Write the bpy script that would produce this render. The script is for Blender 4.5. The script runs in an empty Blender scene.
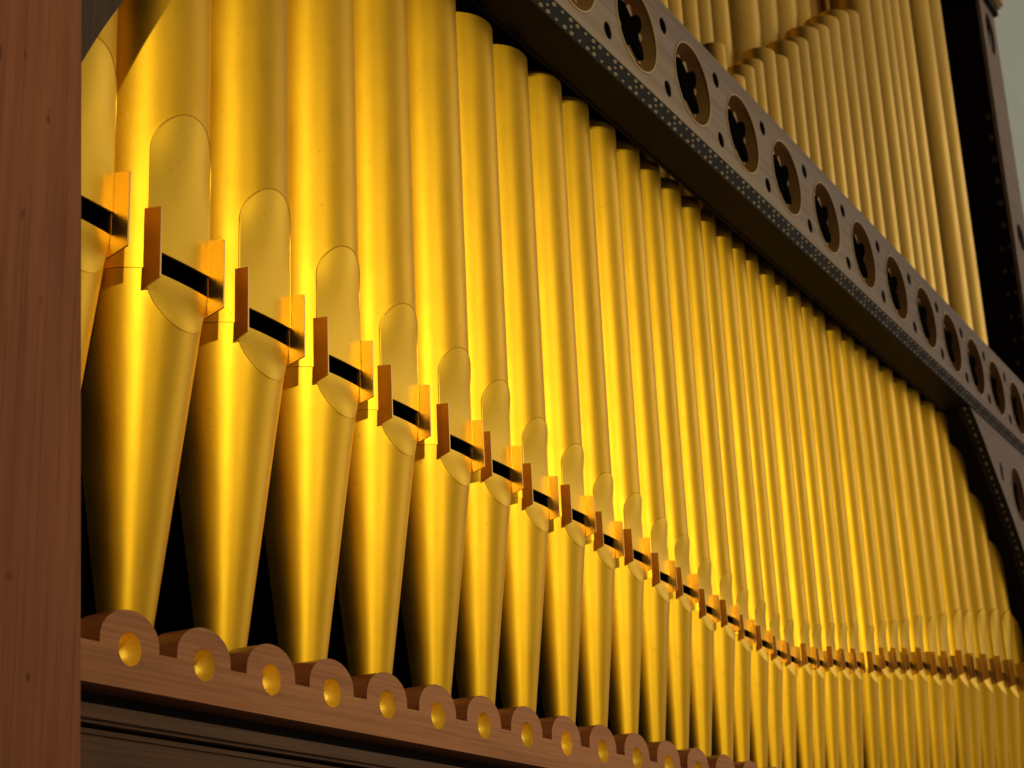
import bpy, bmesh, math, random
from math import sin, cos, pi, sqrt, radians
from mathutils import Matrix, Vector
random.seed(4)
sc = bpy.context.scene
COL = sc.collection

# ------------------------------------------------------------------ camera
cd = bpy.data.cameras.new("camera")
cam = bpy.data.objects.new("camera", cd)
COL.objects.link(cam)
R = ((0.49015795, 0.26685348, 0.82977973),
     (-0.87054523, 0.19743539, 0.45074413),
     (-0.04354525, -0.94329661, 0.32908255))
right = Vector((R[0][0], R[1][0], R[2][0])); down = Vector((R[0][1], R[1][1], R[2][1])); fwd = Vector((R[0][2], R[1][2], R[2][2]))
m = Matrix((right, -down, -fwd)).transposed().to_4x4()
m.translation = Vector((0, -1.3, 0))
cam.matrix_world = m
cd.sensor_width = 36; cd.lens = 1791.07 / 1024 * 36
cd.clip_end = 200; cd.clip_start = 0.05
cd.dof.use_dof = True; cd.dof.focus_distance = 2.35; cd.dof.aperture_fstop = 11
sc.camera = cam

# ------------------------------------------------------------------ world and lamps
w = bpy.data.worlds.new("World"); sc.world = w; w.use_nodes = True
bg = w.node_tree.nodes["Background"]
# a hall that is dim on the left and brighter on the right: radiance grows towards +X, -Y
wn = w.node_tree; wtc = wn.nodes.new("ShaderNodeTexCoord"); wdp = wn.nodes.new("ShaderNodeVectorMath"); wdp.operation = 'DOT_PRODUCT'
wdp.inputs[1].default_value = Vector((0.78, -0.58, 0.25)).normalized()
wr = wn.nodes.new("ShaderNodeValToRGB"); wmr = wn.nodes.new("ShaderNodeMapRange"); wmr.inputs[1].default_value = -1; wmr.inputs[2].default_value = 1
wn.links.new(wtc.outputs["Generated"], wdp.inputs[0]); wn.links.new(wdp.outputs["Value"], wmr.inputs[0]); wn.links.new(wmr.outputs[0], wr.inputs[0])
we = wr.color_ramp.elements
we[0].position = 0.42; we[0].color = (0.06, 0.04, 0.028, 1); we[1].position = 1.0; we[1].color = (1.0, 0.80, 0.60, 1)
e_ = we.new(0.72); e_.color = (0.70, 0.50, 0.34, 1)
wn.links.new(wr.outputs[0], bg.inputs[0]); bg.inputs[1].default_value = 0.34

def spot(name, loc, target, power, size, blend, rad, col):
    l = bpy.data.lights.new(name, 'SPOT'); l.energy = power; l.spot_size = radians(size); l.spot_blend = blend
    l.shadow_soft_size = rad; l.color = col
    o = bpy.data.objects.new(name, l); COL.objects.link(o)
    o.location = loc
    o.rotation_euler = (Vector(target) - Vector(loc)).to_track_quat('-Z', 'Y').to_euler()
    return o
Ldir = Vector((-0.74, -0.65, 0.25)).normalized()
T = Vector((2.15, 0, 0.62))
key = spot("stage_spot_lamp", T + Ldir * 6.5, T, 640, 23.5, 1.0, 0.05, (1.0, 0.83, 0.35))
fill = spot("second_stage_spot_lamp", (0.35, -6.3, 2.3), (3.25, 0, 0.72), 470, 20.5, 1.0, 0.08, (1.0, 0.84, 0.36))
fill.scale = (1.75, 1, 1)
al = bpy.data.lights.new("hall_side_light", 'AREA'); al.energy = 110; al.shape = 'RECTANGLE'; al.size = 7; al.size_y = 5; al.color = (1.0, 0.88, 0.72)  # unseen broad light, added at right front to lighten the pipes
ao = bpy.data.objects.new("hall_side_light", al); COL.objects.link(ao)
ao.location = (13, -7, 5)
ao.rotation_euler = (Vector((3.5, 0, 1.4)) - ao.location).to_track_quat('-Z', 'Y').to_euler()

sc.view_settings.view_transform = 'Standard'; sc.view_settings.look = 'None'
sc.view_settings.exposure = 0; sc.view_settings.gamma = 1
sc.render.engine = 'CYCLES'
sc.cycles.max_bounces = 8; sc.cycles.glossy_bounces = 6

# ------------------------------------------------------------------ materials
def mat(name, col, rough=0.5, metal=0.0, spec=0.5):
    m = bpy.data.materials.new(name); m.use_nodes = True
    b = m.node_tree.nodes["Principled BSDF"]
    b.inputs["Base Color"].default_value = (*col, 1); b.inputs["Roughness"].default_value = rough
    b.inputs["Metallic"].default_value = metal; b.inputs["Specular IOR Level"].default_value = spec
    return m, m.node_tree, b
def noise_chain(nt, scale3, scale, detail=5, rough=0.6, coord='Object'):
    tc = nt.nodes.new("ShaderNodeTexCoord"); mp = nt.nodes.new("ShaderNodeMapping"); mp.inputs["Scale"].default_value = scale3
    n = nt.nodes.new("ShaderNodeTexNoise"); n.inputs["Scale"].default_value = scale; n.inputs["Detail"].default_value = detail; n.inputs["Roughness"].default_value = rough
    nt.links.new(tc.outputs[coord], mp.inputs[0]); nt.links.new(mp.outputs[0], n.inputs["Vector"])
    return n
def ramp(nt, src, stops):
    r = nt.nodes.new("ShaderNodeValToRGB"); e = r.color_ramp.elements
    while len(e) < len(stops): e.new(0.5)
    for k, (p, c) in enumerate(stops): e[k].position = p; e[k].color = (*c, 1)
    nt.links.new(src, r.inputs[0]); return r
def gold(name, ca, cb, r0, r1, bump=0.12, metal=1.0):
    m, nt, b = mat(name, ca, r0, metal)
    n = noise_chain(nt, (1, 1, 0.25), 26, 6, 0.65)
    c = ramp(nt, n.outputs["Fac"], [(0.3, ca), (0.7, cb)]); oi = nt.nodes.new("ShaderNodeObjectInfo"); hv = nt.nodes.new("ShaderNodeHueSaturation"); rv = nt.nodes.new("ShaderNodeMapRange"); rv.inputs[3].default_value = .86; rv.inputs[4].default_value = 1.04
    nt.links.new(oi.outputs["Random"], rv.inputs[0]); nt.links.new(rv.outputs[0], hv.inputs["Value"])
    st = noise_chain(nt, (1, 1, 1), 60, 4, 0.7); sr = ramp(nt, st.outputs["Fac"], [(0.22, (.55, .5, .42)), (0.36, (1, 1, 1))]); sx = nt.nodes.new("ShaderNodeMix"); sx.data_type = 'RGBA'; sx.blend_type = 'MULTIPLY'; sx.inputs[0].default_value = .6
    nt.links.new(c.outputs[0], sx.inputs[6]); nt.links.new(sr.outputs[0], sx.inputs[7]); nt.links.new(sx.outputs[2], hv.inputs["Color"]); nt.links.new(hv.outputs[0], b.inputs["Base Color"])
    n2 = noise_chain(nt, (1, 1, 1), 9, 3, 0.5)
    mr = nt.nodes.new("ShaderNodeMapRange"); mr.inputs[3].default_value = r0; mr.inputs[4].default_value = r1; mr.inputs[1].default_value = .3; mr.inputs[2].default_value = .7
    nt.links.new(n2.outputs["Fac"], mr.inputs[0]); nt.links.new(mr.outputs[0], b.inputs["Roughness"])
    n3 = noise_chain(nt, (1, 1, 1), 900, 2, 0.5); n4 = noise_chain(nt, (1, 1, .5), 14, 2, 0.5)
    bp = nt.nodes.new("ShaderNodeBump"); bp.inputs["Strength"].default_value = bump; bp.inputs["Distance"].default_value = 0.0006
    bp2 = nt.nodes.new("ShaderNodeBump"); bp2.inputs["Strength"].default_value = 0.25; bp2.inputs["Distance"].default_value = 0.002
    nt.links.new(n3.outputs["Fac"], bp.inputs["Height"]); nt.links.new(n4.outputs["Fac"], bp2.inputs["Height"])
    nt.links.new(bp.outputs[0], bp2.inputs["Normal"]); nt.links.new(bp2.outputs[0], b.inputs["Normal"])
    return m
def wood(name, ca, cb, axis, rough=0.5, bump=0.3, sc_=30, pits=False):
    m, nt, b = mat(name, ca, rough, 0, 0.12)
    s = [1, 1, 1]; s[axis] = 0.06
    n = noise_chain(nt, tuple(s), sc_, 8, 0.7)
    c = ramp(nt, n.outputs["Fac"], [(0.28, ca), (0.5, tuple((x + y) / 2 for x, y in zip(ca, cb))), (0.72, cb)])
    s2 = [1, 1, 1]; s2[axis] = 0.02
    n2 = noise_chain(nt, tuple(s2), sc_ * 7, 3, 0.6)
    mx = nt.nodes.new("ShaderNodeMix"); mx.data_type = 'RGBA'; mx.blend_type = 'MULTIPLY'; mx.inputs[0].default_value = 1
    f = ramp(nt, n2.outputs["Fac"], [(0.33, (.78, .75, .72)), (0.55, (1, 1, 1))])
    nt.links.new(c.outputs[0], mx.inputs[6]); nt.links.new(f.outputs[0], mx.inputs[7]); out = mx.outputs[2]
    if pits:
        v = noise_chain(nt, (1, 1, .6), 42, 2, 0.4)
        p = ramp(nt, v.outputs["Fac"], [(0.26, (.35, .25, .2)), (0.31, (1, 1, 1))])
        m2 = nt.nodes.new("ShaderNodeMix"); m2.data_type = 'RGBA'; m2.blend_type = 'MULTIPLY'; m2.inputs[0].default_value = 1
        nt.links.new(out, m2.inputs[6]); nt.links.new(p.outputs[0], m2.inputs[7]); out = m2.outputs[2]
    nt.links.new(out, b.inputs["Base Color"])
    bp = nt.nodes.new("ShaderNodeBump"); bp.inputs["Strength"].default_value = bump; bp.inputs["Distance"].default_value = 0.002
    nt.links.new(n2.outputs["Fac"], bp.inputs["Height"]); nt.links.new(bp.outputs[0], b.inputs["Normal"])
    return m
GOLD = gold("gold_bronze_paint", (0.82, 0.49, 0.028), (0.92, 0.56, 0.036), 0.40, 0.47)
GOLD_LIP = gold("brightened_lip_gold", (0.96, 0.61, 0.05), (1.0, 0.66, 0.06), 0.44, 0.5)  # brighter copy of the gold: hall light on the lips put into the colour
GOLD_FAR = gold("gold_upper_paint", (0.74, 0.49, 0.085), (0.84, 0.56, 0.11), 0.38, 0.46)
LEAF = gold("gold_leaf_hollow", (0.98, 0.70, 0.09), (0.80, 0.50, 0.05), 0.40, 0.5, 0.9, 0.65)
BRASS, _, _ = mat("polished_brass_ear", (0.64, 0.42, 0.13), 0.34, 1.0)
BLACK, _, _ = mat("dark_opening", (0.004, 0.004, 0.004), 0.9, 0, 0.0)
DARKW = wood("dark_case_wood", (0.010, 0.008, 0.007), (0.018, 0.013, 0.010), 2, 0.6)
SOFF = wood("varnished_soffit_wood", (0.005, 0.0035, 0.003), (0.009, 0.006, 0.005), 0, 0.45, 0.1)
POSTW = wood("red_brown_post_wood", (0.175, 0.058, 0.025), (0.29, 0.108, 0.052), 2, 0.5, 0.25, 26, True)
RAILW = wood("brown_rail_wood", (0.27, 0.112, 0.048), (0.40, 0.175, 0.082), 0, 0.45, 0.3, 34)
MOULDW = wood("dimmed_moulding_wood", (0.060, 0.030, 0.015), (0.105, 0.052, 0.026), 0, 0.45, 0.3, 34)  # weaker lamp light below the rail is put into this darker brown
TAUPE = wood("taupe_fascia_paint", (0.36, 0.285, 0.235), (0.41, 0.325, 0.27), 0, 0.6, 0.08, 12)
TEAL, _, _ = mat("dark_teal_paint", (0.016, 0.022, 0.026), 0.6)
PALE, _, _ = mat("pale_stencil_paint", (0.40, 0.37, 0.27), 0.6)
SHADY = wood("shaded_bracket_wood", (0.05, 0.034, 0.027), (0.075, 0.05, 0.04), 2, 0.6)  # left bracket face: its shadow is put into this darker colour
RAIL_SHADE = wood("shaded_rail_wood", (0.13, 0.040, 0.018), (0.19, 0.062, 0.03), 1, 0.38, 0.2, 40)  # shade between the scallops, put into a darker, redder rail wood
REDW, _, _ = mat("red_brown_lacquer", (0.75, 0.27, 0.20), 0.4)
RIM, _, _ = mat("gilt_rim", (0.52, 0.37, 0.17), 0.5, 0.4)
HOLEW, _, _ = mat("hole_wall_gilt_brown", (0.36, 0.25, 0.10), 0.45, 0.2)

# ------------------------------------------------------------------ helpers
def link(name, me, mt, parent=None, loc=None, sharp=None):
    o = bpy.data.objects.new(name, me); COL.objects.link(o)
    if mt and not me.materials: me.materials.append(mt)
    if parent: o.parent = parent
    if loc is not None: o.location = loc
    if sharp is not None:
        for p in me.polygons: p.use_smooth = True
        me.set_sharp_from_angle(angle=radians(sharp))
    return o
def mesh(name, V, F):
    me = bpy.data.meshes.new(name); me.from_pydata(V, [], F); me.validate(); me.update()
    bm = bmesh.new(); bm.from_mesh(me); bmesh.ops.recalc_face_normals(bm, faces=bm.faces[:]); bm.to_mesh(me); bm.free()
    return me
def box(name, x0, x1, y0, y1, z0, z1, mt, parent=None, bev=0.0):
    bm = bmesh.new()
    bmesh.ops.create_cube(bm, size=1)
    for v in bm.verts: v.co = Vector((x0 if v.co.x < 0 else x1, y0 if v.co.y < 0 else y1, z0 if v.co.z < 0 else z1))
    if bev: bmesh.ops.bevel(bm, geom=bm.edges[:], offset=bev, segments=2, affect='EDGES')
    me = bpy.data.meshes.new(name); bm.to_mesh(me); bm.free()
    return link(name, me, mt, parent)
def tag(o, label=None, cat=None, group=None, kind=None):
    if label: o["label"] = label
    if cat: o["category"] = cat
    if group: o["group"] = group
    if kind: o["kind"] = kind
    return o
def empty(name, loc, label, cat, group=None):
    o = bpy.data.objects.new(name, None); COL.objects.link(o); o.location = loc; o.empty_display_size = 0.05
    return tag(o, label, cat, group)
def outline(name, outer, holes, y0, y1, mt, parent=None, res=36):
    """flat board cut out in the X-Z plane: outer = list of (x,z); holes = list of (cx,cz,rx,rz)"""
    cu = bpy.data.curves.new(name, 'CURVE'); cu.dimensions = '2D'; cu.fill_mode = 'BOTH'; cu.extrude = abs(y1 - y0) / 2
    def sp(pts):
        s = cu.splines.new('POLY'); s.points.add(len(pts) - 1)
        for i, (x, z) in enumerate(pts): s.points[i].co = (x, z, 0, 1)
        s.use_cyclic_u = True
    sp(outer)
    for (cx, cz, rx, rz) in holes:
        n = res if rx > 0.03 else 16
        sp([(cx + rx * cos(2 * pi * k / n), cz + rz * sin(2 * pi * k / n)) for k in range(n)])
    t = bpy.data.objects.new("tmp", cu); COL.objects.link(t)
    dg = bpy.context.evaluated_depsgraph_get(); me = bpy.data.meshes.new_from_object(t.evaluated_get(dg))
    bpy.data.objects.remove(t); bpy.data.curves.remove(cu)
    ym = (y0 + y1) / 2
    for v in me.vertices: v.co = Vector((v.co.x, ym + v.co.z, v.co.y))
    me.flip_normals(); me.name = name; me.materials.clear()
    return link(name, me, mt, parent)
def sm(t, a, b):
    t = max(0, min(1, (t - a) / (b - a))); return t * t * (3 - 2 * t)

# ------------------------------------------------------------------ one organ pipe
NB = 44
def ring_rows(rows, V, F, closed):
    """rows: list of (z, radius, w): open rows leave a gap |x|<w at the front (-Y)"""
    base = []
    for (z, r, w_) in rows:
        a0 = math.asin(min(1, w_ / r)) if not closed else 0
        base.append(len(V)); n = NB
        for k in range(n + (0 if closed else 1)):
            a = a0 + (2 * pi - 2 * a0) * k / n
            V.append((r * sin(a), -r * cos(a), z))
    n = NB
    for i in range(len(rows) - 1):
        for k in range(n):
            k2 = (k + 1) % n if closed else k + 1
            F.append((base[i] + k, base[i] + k2, base[i + 1] + k2, base[i + 1] + k))
    return base
def plate(rows, th):
    """rows: (z, w, y_centre, y_edge) front sheet with skirts"""
    V = []; F = []; n = 12; B = []
    for (z, w_, yc, ye) in rows:
        B.append(len(V))
        for k in range(n + 1):
            u = -1 + 2 * k / n
            V.append((w_ * u, yc + (ye - yc) * u * u, z))
    for i in range(len(rows) - 1):
        for k in range(n): F.append((B[i] + k, B[i] + k + 1, B[i + 1] + k + 1, B[i + 1] + k))
    bd = [B[0] + k for k in range(n + 1)] + [b + n for b in B[1:]] + [B[-1] + k for k in range(n - 1, -1, -1)] + [b for b in B[-2:0:-1]]
    s = len(V)
    for i in bd: x, y, z = V[i]; V.append((x, y + th, z))
    for j in range(len(bd)):
        j2 = (j + 1) % len(bd); F.append((bd[j], bd[j2], s + j2, s + j))
    return V, F
def tube(path, q, m_=6):
    V = []; F = []; P = [Vector(p_) for p_ in path]
    for i, p_ in enumerate(P):
        t = (P[min(i + 1, len(P) - 1)] - P[max(i - 1, 0)]).normalized(); n1 = Vector((0, 1, 0)); n1 = (n1 - t * n1.dot(t)).normalized(); n2 = t.cross(n1)
        for k in range(m_): a = 2 * pi * k / m_; V.append(tuple(p_ + n1 * (q * cos(a)) + n2 * (q * sin(a))))
    for i in range(len(P) - 1):
        for k in range(m_): F.append((i * m_ + k, i * m_ + (k + 1) % m_, (i + 1) * m_ + (k + 1) % m_, (i + 1) * m_ + k))
    return V, F
def make_pipe(X, r, zc, hl, ztop, rnd, label):
    z0 = 0.330                                  # the toe stands on the toe board
    root = empty("organ_pipe", (X, 0, z0), label, "organ pipe", "gilded front pipes standing in the lower row")
    hs = 0.155 * r; zb = zc - hs - z0; zt = zc + hs - z0; za = zc + hl - z0; top = ztop - z0
    wm = 0.65 * r; ah = 0.68 * r
    wd = lambda z: wm if z <= za - ah else wm * sqrt(max(0, 1 - ((z - (za - ah)) / ah) ** 2))
    # body
    V = []; F = []
    zs = [zb, zt] + [zt + (za - ah - zt) * k / 8 for k in range(1, 9)] + [za - ah + ah * sin(pi / 2 * k / 12) for k in range(1, 13)]
    ring_rows([(z, r, wd(z)) for z in zs], V, F, False)
    nz = 10
    dent = [(1 + 0.0025 * rnd.uniform(-1, 1)) for _ in range(nz + 1)]; dent[0] = 1
    ring_rows([(za + (top - za) * k / nz, r * dent[k], 0) for k in range(nz + 1)], V, F, True)
    rt = r * dent[nz]; b = len(V)
    for k in range(NB): a = 2 * pi * k / NB; V.append((rt * .95 * sin(a), -rt * .95 * cos(a), top))
    for k in range(NB): a = 2 * pi * k / NB; V.append((rt * .95 * sin(a), -rt * .95 * cos(a), top - 2 * r))
    for k in range(NB):
        k2 = (k + 1) % NB; F.append((b - NB + k, b - NB + k2, b + k2, b + k)); F.append((b + k, b + k2, b + NB + k2, b + NB + k))
    link("body", mesh("body", V, F), GOLD, root, sharp=40)
    # upper lip
    def ye(z, rr=r): return -(sqrt(max(0, rr * rr - wd(z) ** 2)) + .022 * rr)
    rows = []
    for z in zs[1:]:
        t = (z - zt) / (za - zt); s = .35 * t + .65 * sm(t, .2, 1.0); e = ye(z)
        rows.append((z, wd(z), min(e, -(1.022 * r * s + .80 * r * (1 - s))), e))
    V, F = plate(rows, .035 * r); link("upper_lip", mesh("upper_lip", V, F), GOLD_LIP, root, sharp=40)
    path = [(-wd(z), ye(z) + .002 * r, z) for z in zs[1:]]; path += [(-x_, y_, z_) for x_, y_, z_ in path[-2::-1]]
    V, F = tube(path, .012 * r); link("lip_seam", mesh("lip_seam", V, F), GOLD_LIP, root, sharp=60)
    # foot
    rtoe = 0.23 * r; Rf = lambda z: rtoe + (0.985 * r - rtoe) * (z / zb)
    lh = 0.74 * r
    wl = lambda z: wm * sqrt(max(0, 1 - ((zb - z) / lh) ** 2))
    V = []; F = []
    zl = [zb - lh * sin(pi / 2 * k / 12) for k in range(0, 13)]
    ring_rows([(z, Rf(z), wl(z)) for z in zl], V, F, False)
    zlo = zb - lh
    ring_rows([(zlo * (1 - k / 6), Rf(zlo * (1 - k / 6)) * (1 + 0.002 * rnd.uniform(-1, 1) * (k > 0)), 0) for k in range(7)], V, F, True)
    link("foot", mesh("foot", V, F), GOLD, root, sharp=40)
    rows = []
    for z in zl:
        t = (zb - z) / lh; s = sm(t, 0, 1); rr = Rf(z); e = -(sqrt(max(0, rr * rr - wl(z) ** 2)) + .012 * rr)
        rows.append((z, wl(z), min(e, -(1.01 * rr * s + .79 * r * (1 - s))), e))
    V, F = plate(rows, .035 * r); link("lower_lip", mesh("lower_lip", V, F), GOLD_LIP, root, sharp=40)
    # dark windway seen through the mouth
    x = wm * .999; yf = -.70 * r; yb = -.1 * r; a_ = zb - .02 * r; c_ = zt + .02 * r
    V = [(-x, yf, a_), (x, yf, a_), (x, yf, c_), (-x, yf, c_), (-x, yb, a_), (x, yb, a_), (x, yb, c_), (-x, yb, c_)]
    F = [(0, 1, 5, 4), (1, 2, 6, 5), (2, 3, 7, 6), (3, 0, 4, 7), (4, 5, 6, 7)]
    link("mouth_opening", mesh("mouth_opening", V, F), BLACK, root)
    # ears
    zm = zc - z0
    for s in (-1, 1):
        j = rnd.uniform(-.02, .02) * r
        e0 = s * .655 * r; e1 = s * .685 * r; sp_ = s * rnd.uniform(.0, .05) * r
        ya = -.70 * r; yo = -(.80 + .22) * r + j
        P = [(ya, zm - .46 * r), (yo, zm - .36 * r), (yo, zm + .67 * r), (ya, zm + .72 * r)]
        V = [(e0 + (sp_ if y == yo else 0), y, z) for y, z in P] + [(e1 + (sp_ if y == yo else 0), y, z) for y, z in P]
        F = [(0, 1, 2, 3), (7, 6, 5, 4), (0, 4, 5, 1), (1, 5, 6, 2), (2, 6, 7, 3), (3, 7, 4, 0)]
        link("ear", mesh("ear", V, F), BRASS, root)
    return root

ORD = "first second third fourth fifth sixth seventh eighth ninth tenth eleventh twelfth thirteenth fourteenth fifteenth sixteenth seventeenth eighteenth nineteenth twentieth".split()
def ordinal(n):
    if n <= 20: return ORD[n - 1]
    t = {2: "twenty", 3: "thirty"}[n // 10]
    return ("thirtieth" if n == 30 else t + "-" + ORD[n % 10 - 1])
PX = [1.494, 1.661, 1.824, 1.974, 2.124, 2.248, 2.373, 2.504, 2.617, 2.734, 2.843, 2.944, 3.045, 3.149, 3.23, 3.323, 3.4, 3.479, 3.576, 3.651, 3.739, 3.82, 3.898, 4.011, 4.103, 4.192, 4.281, 4.392, 4.505, 4.608, 4.745, 4.846, 4.981, 5.121, 5.257, 5.406]
PZ = [0.815, 0.803, 0.795, 0.778, 0.768, 0.762, 0.746, 0.745, 0.728, 0.725, 0.707, 0.702, 0.682, 0.681, 0.667, 0.661, 0.653, 0.652, 0.665, 0.668, 0.682, 0.688, 0.699, 0.708, 0.729, 0.739, 0.75, 0.765, 0.769, 0.783, 0.803, 0.807, 0.822, 0.834, 0.84, 0.85]
PR = [0.0834, 0.0797, 0.0761, 0.0725, 0.069, 0.0657, 0.0625, 0.0595, 0.0566, 0.054, 0.0515, 0.0493, 0.0473, 0.0456, 0.0441, 0.043, 0.0421, 0.0415, 0.0413, 0.0413, 0.0417, 0.0424, 0.0433, 0.0446, 0.0461, 0.0479, 0.0499, 0.0522, 0.0545, 0.0571, 0.0597, 0.0623, 0.065, 0.0675, 0.07, 0.0722]
LEAFH = {2: .192, 3: .176, 4: .166, 5: .152, 6: .144, 7: .136, 8: .126, 9: .118, 10: .1135, 11: .108, 12: .105, 13: .1, 14: .095, 15: .091, 16: .087, 18: .08, 20: .078, 22: .084, 25: .095, 28: .11, 31: .145, 36: .20, 37: .2}
TOPZ = {2: 1.50, 6: 1.515, 7: 1.52, 8: 1.523, 9: 1.535, 11: 1.543, 12: 1.55, 16: 1.557, 20: 1.562, 26: 1.558, 28: 1.547, 32: 1.545, 34: 1.533, 35: 1.492, 36: 1.384, 37: 1.213}
def interp(t, i):
    ks = sorted(t)
    if i <= ks[0]: return t[ks[0]]
    for a, b in zip(ks, ks[1:]):
        if a <= i <= b: return t[a] + (t[b] - t[a]) * (i - a) / (b - a)
    return t[ks[-1]]
rnd = random.Random(11)
pipes = [(1.312, .0865, .832, .198, 1.49)]
for i in range(2, 38):
    r = PR[i - 2]; X = PX[i - 2] - (0.10 if i < 6 else 0.06) * r
    pipes.append((X, r, PZ[i - 2], interp(LEAFH, i), interp(TOPZ, i)))
pipes.append((5.545, .073, .86, .2, 1.10))
N = len(pipes)
for k, (X, r, zc, hl, zt) in enumerate(pipes):
    n = k + 1
    if n == 1: lab = "wide gilded pipe half hidden behind the red-brown wooden post"
    elif n == 2: lab = "second gilded pipe from the wooden post, widest with its whole mouth in view"
    elif n == N: lab = "last gilded pipe of the lower row, at the far right edge under the arched bracket"
    elif n >= N - 3: lab = "gilded pipe cut short beside the arched bracket, %s from the right end" % {1: "second", 2: "third", 3: "fourth"}[N - n]
    elif n <= 22: lab = "%s pipe from the wooden post in the lower row, gilded with an eared mouth" % ordinal(n)
    else: lab = "%s pipe from the wooden post in the lower row, narrow and gilded" % ordinal(n)
    make_pipe(X, r, zc, hl, zt, rnd, lab)

# ------------------------------------------------------------------ upper pipes behind the cornice band
def plain_pipe(X, Y, r, z0, z1, label, group):
    V = []; F = []; n = 40; h = z1 - z0
    prof = [(r, 0), (r, h * .5), (r, h - .004), (r * .985, h), (r * .93, h), (r * .93, h - 1.5 * r)]
    for (q, z) in prof:
        for k in range(n): a = 2 * pi * k / n; V.append((q * sin(a), -q * cos(a), z))
    for i in range(len(prof) - 1):
        for k in range(n): k2 = (k + 1) % n; F.append((i * n + k, i * n + k2, (i + 1) * n + k2, (i + 1) * n + k))
    tag(link("upper_organ_pipe", mesh("upper_organ_pipe", V, F), GOLD_FAR, None, (X, Y, z0), 40), label, "organ pipe", group)
UF = [(3.425, .031, 2.055), (3.52, .037, 2.014), (3.590, .037, 2.072), (3.660, .036, 2.122),
      (3.735, .0425, 2.184), (3.822, .0455, 2.205), (3.915, .0453, 2.289), (4.006, .0440, 2.344), (4.102, .0458, 2.422), (4.195, .0465, 2.475),
      (4.286, .0500, 2.545), (4.395, .0492, 2.618), (4.495, .050, 2.668), (4.598, .0580, 2.95), (4.745, .0549, 3.2), (4.85, .0530, 3.45), (4.953, .0535, 3.6), (5.059, .060, 3.7), (5.265, .074, 3.75), (5.433, .0743, 3.8)]
for k, (x, r, z) in enumerate(UF):
    if k == 0: lab = "lone short upper pipe just above the pierced band, left of the stepped tops"
    elif z < 2.9: lab = "%s narrow upper pipe of the stepped row rising rightward, its top in view" % ordinal(k)
    else: lab = "tall upper pipe running out of the top, %s from the black right post" % ordinal(len(UF) - k)
    plain_pipe(x, 0.0, r, 1.62, z, lab, "upper pipes of the stepped front row")
UB = [(3.49, .04), (3.568, .0405), (3.651, .043), (3.747, .047), (3.844, .0463), (3.95, .055), (4.107, .0822), (4.272, .0800), (4.446, .083), (4.611, .0774), (4.765, .0726), (4.908, .0702), (5.055, .070), (5.20, .068), (5.34, .066)]
for k, (x, r) in enumerate(UB):
    if k < 6: lab = "%s slim dim pipe from the left, behind the pierced band at the top" % ordinal(k + 1)
    else: lab = "%s wide dim pipe of the back row, above the stepped pipe tops" % ordinal(k - 5)
    plain_pipe(x * .96, 0.14, r * .96, 1.70, 3.9, lab, "upper pipes of the back row")

# ------------------------------------------------------------------ left post
V = []
for (z, xr) in ((-0.6, 1.285), (0.22, 1.2512), (1.0, 1.2125), (2.4, 1.16)):
    V += [(0.55, -.16, z), (xr, -.16, z), (xr, .30, z), (0.55, .30, z)]
F = [(3, 2, 1, 0), (12, 13, 14, 15)]
for i in range(3):
    for k in range(4): F.append((i * 4 + k, i * 4 + (k + 1) % 4, i * 4 + 4 + (k + 1) % 4, i * 4 + 4 + k))
me = mesh("corner_post", V, F)
bm = bmesh.new(); bm.from_mesh(me); bmesh.ops.bevel(bm, geom=[e for e in bm.edges if abs(e.verts[0].co.z - e.verts[1].co.z) > .3], offset=.004, segments=3, affect='EDGES'); bm.to_mesh(me); bm.free()
tag(link("corner_post", me, POSTW), "broad red-brown wooden post filling the left edge of the picture", "post")

# ------------------------------------------------------------------ scalloped rail with gilded hollows
rail = empty("scalloped_rail", (1.2, -.085, .322), "brown wooden rail with a scalloped top and gilded round hollows", "rail")
p = 0.1197; x0 = 1.396 - p * 1; zc = .3625; nU = 36; rh = .0174
V = []; F = []
def cell(cx):
    B = []
    hw = p / 2; bw = .0455; fl = .001; bot = -.0405; bh = .0345; zo = .006
    B.append((hw, fl)); B.append((bw, fl))
    HA = {0: -.25, 1: -.02, 27: pi + .02, 28: pi + .25, 29: pi + .6, 35: -.6}
    for k in range(0, 25):
        a = pi * k / 24; B.append((bw * cos(a), zo + (bh * sin(a) ** .92 if 0 < k < 24 else 0.0)))
    B += [(-bw, fl), (-hw, fl)]
    B += [(-hw, -.022), (-hw, bot), (-hw / 2, bot), (0, bot), (hw / 2, bot), (hw, bot), (hw, -.022)]
    n = len(B); s = len(V); assert n == 36
    for (x, z) in B: V.append((cx + x, -.085, zc + z))
    for i_, (x, z) in enumerate(B):
        a = HA.get(i_, math.atan2(z, x)); V.append((cx + rh * cos(a), -.085, zc + rh * 1.03 * sin(a)))
    for (x, z) in B: V.append((cx + x, -.046, zc + z))
    for k in range(n):
        k2 = (k + 1) % n
        F.append((s + k, s + k2, s + n + k2, s + n + k))
        if abs(B[k][0]) == hw and abs(B[k2][0]) == hw and B[k][0] == B[k2][0]: continue
        F.append((s + k, s + k2, s + 2 * n + k2, s + 2 * n + k))
    return s + 2 * n, n, [B]
for u in range(nU):
    s, n, _ = cell(x0 + p * u)
    F.append(tuple(s + k for k in range(n)))
me = bpy.data.meshes.new("rail_board"); me.from_pydata(V, [], F); me.update()
bm = bmesh.new(); bm.from_mesh(me); bmesh.ops.remove_doubles(bm, verts=bm.verts[:], dist=1e-5); bmesh.ops.recalc_face_normals(bm, faces=bm.faces[:])
bm.to_mesh(me); bm.free()
o = link("rail_board", me, RAILW, None); me.materials.append(RAIL_SHADE)
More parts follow.
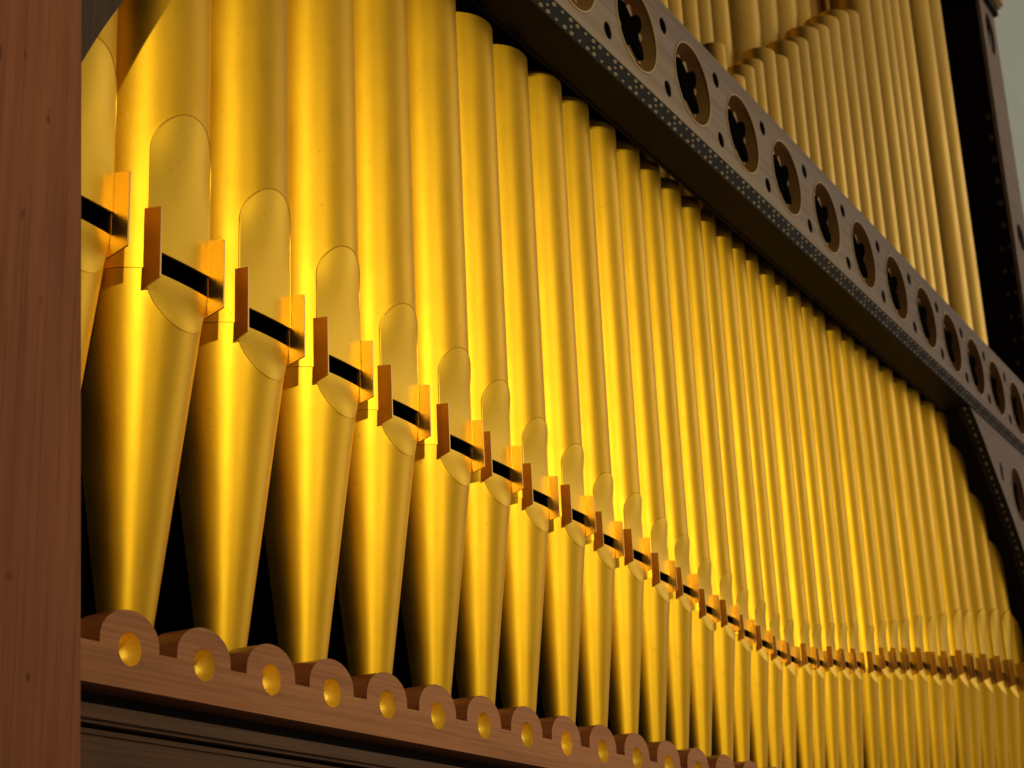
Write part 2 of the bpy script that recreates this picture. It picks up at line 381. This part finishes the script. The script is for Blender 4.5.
for f_ in me.polygons:
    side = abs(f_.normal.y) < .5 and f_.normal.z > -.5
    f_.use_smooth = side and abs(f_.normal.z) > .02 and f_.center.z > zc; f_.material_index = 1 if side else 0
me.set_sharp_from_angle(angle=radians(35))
o.parent = rail; o.matrix_parent_inverse = Matrix.Translation(-rail.location)
# gilded bowl
V = []; F = []; n = 28; rings = [(1.0, 0), (.97, .25), (.86, .55), (.66, .8), (.4, .94), (.15, .99)]
for (q, d) in rings:
    for k in range(n):
        a = 2 * pi * k / n; jit = 1 + .03 * sin(3 * a + d * 5); V.append((rh * q * cos(a), d * .026 * jit, rh * 1.03 * q * sin(a)))
for i in range(len(rings) - 1):
    for k in range(n): k2 = (k + 1) % n; F.append((i * n + k, i * n + k2, (i + 1) * n + k2, (i + 1) * n + k))
F.append(tuple(len(V) - n + k for k in range(n)))
bowl = mesh("gilded_hollow", V, F); bowl.materials.append(LEAF)
for f in bowl.polygons: f.use_smooth = True
for u in range(nU):
    b = bpy.data.objects.new("gilded_hollow", bowl); COL.objects.link(b); b.parent = rail
    b.location = Vector((x0 + p * u, -.0852, zc)) - rail.location
    b.rotation_euler = (0, u * 2.1, 0)

# ------------------------------------------------------------------ case below and behind
case = empty("lower_case_moulding", (1.2, -.05, -.2), "dull brown horizontal mouldings in shadow below the scalloped rail", "moulding")
def cbox(name, *a, mt=MOULDW, bev=0.0, par=case):
    o = box(name, *a, mt, None, bev); o.parent = par; o.matrix_parent_inverse = Matrix.Translation(-par.location); return o
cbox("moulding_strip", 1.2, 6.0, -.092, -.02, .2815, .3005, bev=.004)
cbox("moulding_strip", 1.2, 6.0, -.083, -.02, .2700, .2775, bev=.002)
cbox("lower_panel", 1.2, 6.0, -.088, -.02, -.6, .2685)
cbox("shadow_recess", 1.2, 6.0, -.030, -.018, .2, .3290, mt=DARKW)
tb = box("toe_board", 1.15, 6.0, -.044, .30, .300, .330, DARKW); tag(tb, "dark board carrying the pipe feet behind the scalloped rail", "board")
inn = empty("organ_case", (3.5, .4, 0), "black inside of the organ case showing between the pipe feet", "organ case")
cbox("back_panel", 1.0, 6.05, .42, .45, -.6, 4.2, mt=BLACK, par=inn)
cbox("side_panel", 5.92, 5.95, .305, .42, -.6, 4.2, mt=BLACK, par=inn)
cbox("side_panel", 1.0, 1.03, .305, .42, -.6, 4.2, mt=BLACK, par=inn)
for k, x in enumerate((1.95, 2.32, 2.62, 2.98, 3.3, 3.62, 3.95)):
    V = []; F = []; n = 20
    for (q, z) in ((.012, 0), (.035, .5), (.035, 1.1), (.033, 1.1)):
        for j in range(n): a = 2 * pi * j / n; V.append((q * sin(a), -q * cos(a), z))
    for i in range(3):
        for j in range(n): F.append((i * n + j, i * n + (j + 1) % n, (i + 1) * n + (j + 1) % n, (i + 1) * n + j))
    me = mesh("inner_pipe", V, F)
    INN = bpy.data.materials.get("dusty_inner_metal") or mat("dusty_inner_metal", (0.06, 0.055, 0.05), 0.6, 0.5)[0]
    o = link("inner_pipe", me, INN, None, (x, .24, .33), 40)
    tag(o, "dusty grey inner pipe in the dark gap, %s of those behind the front feet" % ordinal(k + 1), "organ pipe", "inner pipes behind the front row")

# ------------------------------------------------------------------ pierced cornice band
band = empty("pierced_band", (1.2, -.16, 1.559), "taupe cornice band pierced with large gilt-rimmed round holes above the gold pipes", "cornice")
def kid(o, par=band): o.parent = par; o.matrix_parent_inverse = Matrix.Translation(-par.location); return o
ZB, ZT = 1.559, 1.787
HX = [1.13, 1.38, 1.63, 1.88, 2.13, 2.382, 2.634, 2.884, 3.136, 3.384, 3.635, 3.892, 4.146, 4.398, 4.631, 4.868, 5.096, 5.331, 5.571, 5.81, 6.05, 6.29]
holes = [(x, 1.668, .0835, .0835) for x in HX]
for a, b in zip(HX, HX[1:]):
    xm = (a + b) / 2
    holes += [(xm, 1.668 + .0665, .0155, .0165), (xm, 1.668 - .0665, .0155, .0165)]
kid(outline("fascia_board", [(1.0, ZB), (6.45, ZB), (6.45, ZT), (1.0, ZT)], holes, -.16, -.111, TAUPE))
kid(box("backing_board", 1.0, 6.45, -.1105, -.09, ZB + .012, ZT, BLACK))
kid(box("soffit", 1.0, 6.0, -.1395, -.0635, ZB - .0165, ZB - .004, SOFF))
kid(box("hanging_fillet", 1.0, 6.0, -.0634, -.058, ZB - .019, ZB + .25, DARKW))
V = [(x_, y_, z_) for x_ in (1.0, 6.45) for (y_, z_) in ((-.1597, ZB - .0002), (-.1397, ZB - .0165), (-.1397, ZB - .001), (-.15, ZB - .0002))]
kid(link("stencil_ground", mesh("stencil_ground", V, [(0, 1, 5, 4), (1, 2, 6, 5), (2, 3, 7, 6), (3, 0, 4, 7), (0, 3, 2, 1), (4, 5, 6, 7)]), TEAL))
# stencilled flowers and dots
def add_blob(V, F, c, ux, uy, nrm, a, b, h=.0008, n=10):
    s = len(V)
    for k in range(n):
        t = 2 * pi * k / n; V.append(tuple(c + ux * (a * cos(t)) + uy * (b * sin(t)) + nrm * (h * .0)))
    for k in range(n):
        t = 2 * pi * k / n; V.append(tuple(c + ux * (a * .8 * cos(t)) + uy * (b * .8 * sin(t)) + nrm * h))
    for k in range(n): k2 = (k + 1) % n; F.append((s + k, s + k2, s + n + k2, s + n + k))
    F.append(tuple(s + n + k for k in range(n)))
V = []; F = []; uy = Vector((0, .0200, -.0163)).normalized(); ux = Vector((1, 0, 0)); nrm = Vector((0, uy.z, -uy.y))
x = 1.042; q = .0838
while x < 6.4:
    c = Vector((x, -.1497, ZB - .00835)) + nrm * .0002
    add_blob(V, F, c, ux, uy, nrm, .0045, .0022)
    for k in range(4):
        a = pi / 4 + pi / 2 * k; d = ux * (cos(a) * .0175) + uy * (sin(a) * .0108)
        add_blob(V, F, c + d, ux, uy, nrm, .0068, .0030)
    for s in (-1, 1): add_blob(V, F, c + ux * (q / 2) + uy * (s * .0078), ux, uy, nrm, .0045, .0023)
    x += q
kid(link("stencil_flowers", mesh("stencil_flowers", V, F), PALE))
# rims, hole backs and carved quatrefoils
def ringmesh(R0, tube, yf, n=40, m_=6):
    V = []; F = []
    for k in range(n):
        a = 2 * pi * k / n
        for j in range(m_):
            b = 2 * pi * j / m_; q = R0 + tube * cos(b); V.append((q * cos(a), yf + tube * .6 * sin(b), q * sin(a)))
    for k in range(n):
        for j in range(m_): F.append((k * m_ + j, ((k + 1) % n) * m_ + j, ((k + 1) % n) * m_ + (j + 1) % m_, k * m_ + (j + 1) % m_))
    return mesh("gilt_rim", V, F)
rim = ringmesh(.0835, .0024, 0)
rim.materials.append(RIM)
for f_ in rim.polygons: f_.use_smooth = True
V = []; F = []; n = 40
for y in (.0005, .0475):
    for k in range(n): a = 2 * pi * k / n; V.append((.0828 * cos(a), y, .0828 * sin(a)))
for k in range(n): F.append((k, (k + 1) % n, n + (k + 1) % n, n + k))
wallm = mesh("hole_lining", V, F); wallm.materials.append(HOLEW)
for f_ in wallm.polygons: f_.use_smooth = True
V = []; F = []
for k in range(n): a = 2 * pi * k / n; V.append((.0826 * cos(a), .036, .0826 * sin(a)))
F.append(tuple(range(n))); discm = mesh("hole_back", V, F); discm.materials.append(REDW)
# black four-lobed figure with thickness and gold edge
def lobed(Rmax, k_, y0, y1, name, mt, wav=.30, lob=4, rot=pi / 4):
    V = []; F = []; n = 64
    for y in (y0, y1):
        for k in range(n):
            a = 2 * pi * k / n; q = Rmax * (1 - wav * (0.5 - 0.5 * cos(lob * (a - rot))) ** k_); V.append((q * cos(a), y, q * sin(a)))
    for k in range(n): F.append((k, (k + 1) % n, n + (k + 1) % n, n + k))
    F.append(tuple(range(n)))
    me = mesh(name, V, F); me.materials.append(mt); return me
quat = lobed(.060, .8, .009, .016, "quatrefoil", BLACK, .55)
rose = lobed(.066, 1, .018, .022, "gilt_rosette", RIM, .22, 12)
for i, x in enumerate(HX):
    for nm, me in (("gilt_rim", rim), ("hole_lining", wallm), ("hole_back", discm)):
        o = bpy.data.objects.new(nm, me); COL.objects.link(o); o.parent = band; o.location = Vector((x, -.1605 if nm == "gilt_rim" else -.160, 1.668)) - band.location
        if nm == "hole_back":
            for n2, m2 in (("quatrefoil", quat), ("gilt_rosette", rose)):
                c = bpy.data.objects.new(n2, m2); COL.objects.link(c); c.parent = o

dm = bpy.data.meshes.new("hole_shade_disc"); dm.from_pydata([(.0165 * cos(2 * pi * k / 20), 0, .0175 * sin(2 * pi * k / 20)) for k in range(20)], [], [tuple(range(20))]); dm.materials.append(BLACK)  # black disc set in each small hole to stand for its inner shade
for (x, z, rx, rz) in holes:
    if rx < .03:
        o = bpy.data.objects.new("hole_shade_disc", dm); COL.objects.link(o); o.parent = band; o.location = Vector((x, -.1585, z)) - band.location
# ------------------------------------------------------------------ arched brackets under the band
def bracket(pts_in, outer_tail, hl, label, side):
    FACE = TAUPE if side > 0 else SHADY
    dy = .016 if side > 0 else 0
    e = empty("arched_bracket", (pts_in[0][0], -.155 + dy, pts_in[0][1]), label, "bracket", None)
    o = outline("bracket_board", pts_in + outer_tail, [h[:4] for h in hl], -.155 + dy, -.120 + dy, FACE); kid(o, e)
    # curved linings under the arch
    def strip(name, y0, y1, off, mt):
        V = []; F = []
        for (x, z) in pts_in: V += [(x, y0, z - off), (x, y1, z - off), (x, y0, z + .010), (x, y1, z + .010)]
        for i in range(len(pts_in) - 1):
            b = i * 4; c = b + 4
            F += [(b, b + 1, c + 1, c), (b + 2, c + 2, c + 3, b + 3), (b, c, c + 2, b + 2), (b + 1, b + 3, c + 3, c + 1)]
        kid(link(name, mesh(name, V, F), mt), e)
    strip("stencil_ground", -.1545 + dy, -.1205 + dy, .0015, TEAL)
    strip("soffit", -.1195 + dy, -.050, .0005, DARKW)
    V = []; F = []; acc = 0
    for (a, b) in zip(pts_in, pts_in[1:]):
        A = Vector((a[0], -.138 + dy, a[1])); B = Vector((b[0], -.138 + dy, b[1])); L = (B - A).length; t = (B - A) / L
        nr = Vector((t.z, 0, -t.x)); nr = -nr if nr.z > 0 else nr
        s = acc
        while s < L:
            c = A + t * s + nr * .0022; add_blob(V, F, c, t, Vector((0, 1, 0)), nr, .008, .0042)
            for k in (-1, 1): add_blob(V, F, c + t * .026, t, Vector((0, 1, 0)), nr, .004, .003) if k == 1 else None
            s += .052
        acc = s - L
    kid(link("stencil_flowers", mesh("stencil_flowers", V, F), PALE), e)
    for (x, z, rx, rz) in [h[:4] for h in hl]:
        n = 36
        kid(outline("hole_back", [(x + rx * 1.15 * cos(2 * pi * k / n), z + rz * 1.15 * sin(2 * pi * k / n)) for k in range(n)], [], -.1195 + dy, -.112 + dy, BLACK if rx < .03 else REDW), e)
        if rx > .03:
            r_ = bpy.data.objects.new("gilt_rim", rim); COL.objects.link(r_); kid(r_, e); r_.location = (x, -.1555 + dy, z); r_.scale = (rx / .0835, 1, rz / .0835)
            c = bpy.data.objects.new("quatrefoil", quat); COL.objects.link(c); kid(c, e); c.location = (x, -.155 + dy, z - 0.002); c.scale = (rx / .09, 1, rz / .09)
def smooth(pts, n=6):
    out = []
    for i in range(len(pts) - 1):
        p0 = pts[max(0, i - 1)]; p1 = pts[i]; p2 = pts[i + 1]; p3 = pts[min(len(pts) - 1, i + 2)]
        for k in range(n):
            t = k / n
            out.append(tuple(.5 * (2 * p1[j] + (p2[j] - p0[j]) * t + (2 * p0[j] - 5 * p1[j] + 4 * p2[j] - p3[j]) * t * t + (3 * p1[j] - p0[j] - 3 * p2[j] + p3[j]) * t ** 3) for j in (0, 1)))
    out.append(pts[-1]); return out
ptsR = smooth([(4.83, 1.5410), (4.895, 1.500), (4.96, 1.450), (5.03, 1.392), (5.11, 1.330), (5.187, 1.262), (5.27, 1.17), (5.40, .95), (5.50, .60)])
bracket(ptsR, [(5.9, .60), (5.9, 1.5410)], [(5.10, 1.415, .016, .030), (5.275, 1.385, .072, .085)], "curved taupe bracket with a large hole, under the right end of the pierced band", 1)
ptsL = smooth([(1.95, 1.5575), (1.66, 1.46), (1.48, 1.310), (1.345, 1.136), (1.258, 1.006), (1.20, .90)])
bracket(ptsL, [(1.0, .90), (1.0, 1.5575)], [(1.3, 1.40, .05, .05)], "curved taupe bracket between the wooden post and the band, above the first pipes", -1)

# ------------------------------------------------------------------ right upper post
rp = empty("upper_corner_post", (5.99, -.1, 1.4), "black-sided upper post with a taupe front edge and gilt cap, right of the upper pipes", "post")
kid(box("dark_side", 5.905, 5.93, -.098, .30, 1.4, 3.44, DARKW), rp)
kid(outline("front_face", [(5.90, 1.4), (6.115, 1.4), (6.115, 3.44), (5.90, 3.44)], [(6.01, 3.32, .055, .085), (6.01, 2.5, .05, .05), (6.01, 2.28, .05, .06)], -.112, -.0985, TAUPE), rp)
kid(box("dark_core", 5.931, 6.10, -.09, .30, 1.4, 3.44, BLACK), rp)
kid(box("gilt_cap", 5.87, 6.14, -.15, .30, 3.475, 3.56, RIM, None, .01), rp)
kid(box("cap_neck", 5.885, 6.12, -.13, .30, 3.440, 3.474, DARKW, None, .004), rp)
V = []; F = []
for k in range(15):
    z = 1.75 + k * .085
    if 2.5 < z: 
        add_blob(V, F, Vector((5.9045, -.082, z)), Vector((0, 1, 0)), Vector((0, 0, 1)), Vector((-1, 0, 0)), .010, .014)
    else:
        for j in (-1, 1): add_blob(V, F, Vector((5.9045, -.075 + .014 * j, z)), Vector((0, 1, 0)), Vector((0, 0, 1)), Vector((-1, 0, 0)), .006, .010)
kid(link("painted_dots", mesh("painted_dots", V, F), mat("worn_stencil_paint", (0.16, 0.15, 0.12), 0.6)[0]), rp)
V = []; F = []
for k in range(6):
    a = 2 * pi * k / 6; d = Vector((0, cos(a) * .045, sin(a) * .045)); e_ = d.normalized()
    add_blob(V, F, Vector((5.9045, .06, 3.20)) + d, Vector((0, -e_.z, e_.y)), e_, Vector((-1, 0, 0)), .018, .028, .003)
kid(link("carved_rosette", mesh("carved_rosette", V, F), SOFF), rp)

# ------------------------------------------------------------------ hall wall
WALL, nt, b = mat("painted_block_wall", (0.40, 0.44, 0.36), 0.7)
br = nt.nodes.new("ShaderNodeTexBrick"); tc = nt.nodes.new("ShaderNodeTexCoord"); mp = nt.nodes.new("ShaderNodeMapping")
mp.inputs["Rotation"].default_value = (radians(90), 0, 0)
br.inputs["Color1"].default_value = (.70, .86, .82, 1); br.inputs["Color2"].default_value = (.68, .84, .80, 1); br.inputs["Mortar"].default_value = (.80, .93, .9, 1)
br.inputs["Scale"].default_value = 1; br.inputs["Brick Width"].default_value = 1.6; br.inputs["Row Height"].default_value = .8; br.inputs["Mortar Size"].default_value = .008
nt.links.new(tc.outputs["Object"], mp.inputs[0]); nt.links.new(mp.outputs[0], br.inputs["Vector"]); nt.links.new(br.outputs[0], b.inputs["Base Color"])
tag(box("hall_wall", 5.96, 14, .46, .60, -.6, 7, WALL), "pale grey-green painted wall beyond the black upper post", "wall")
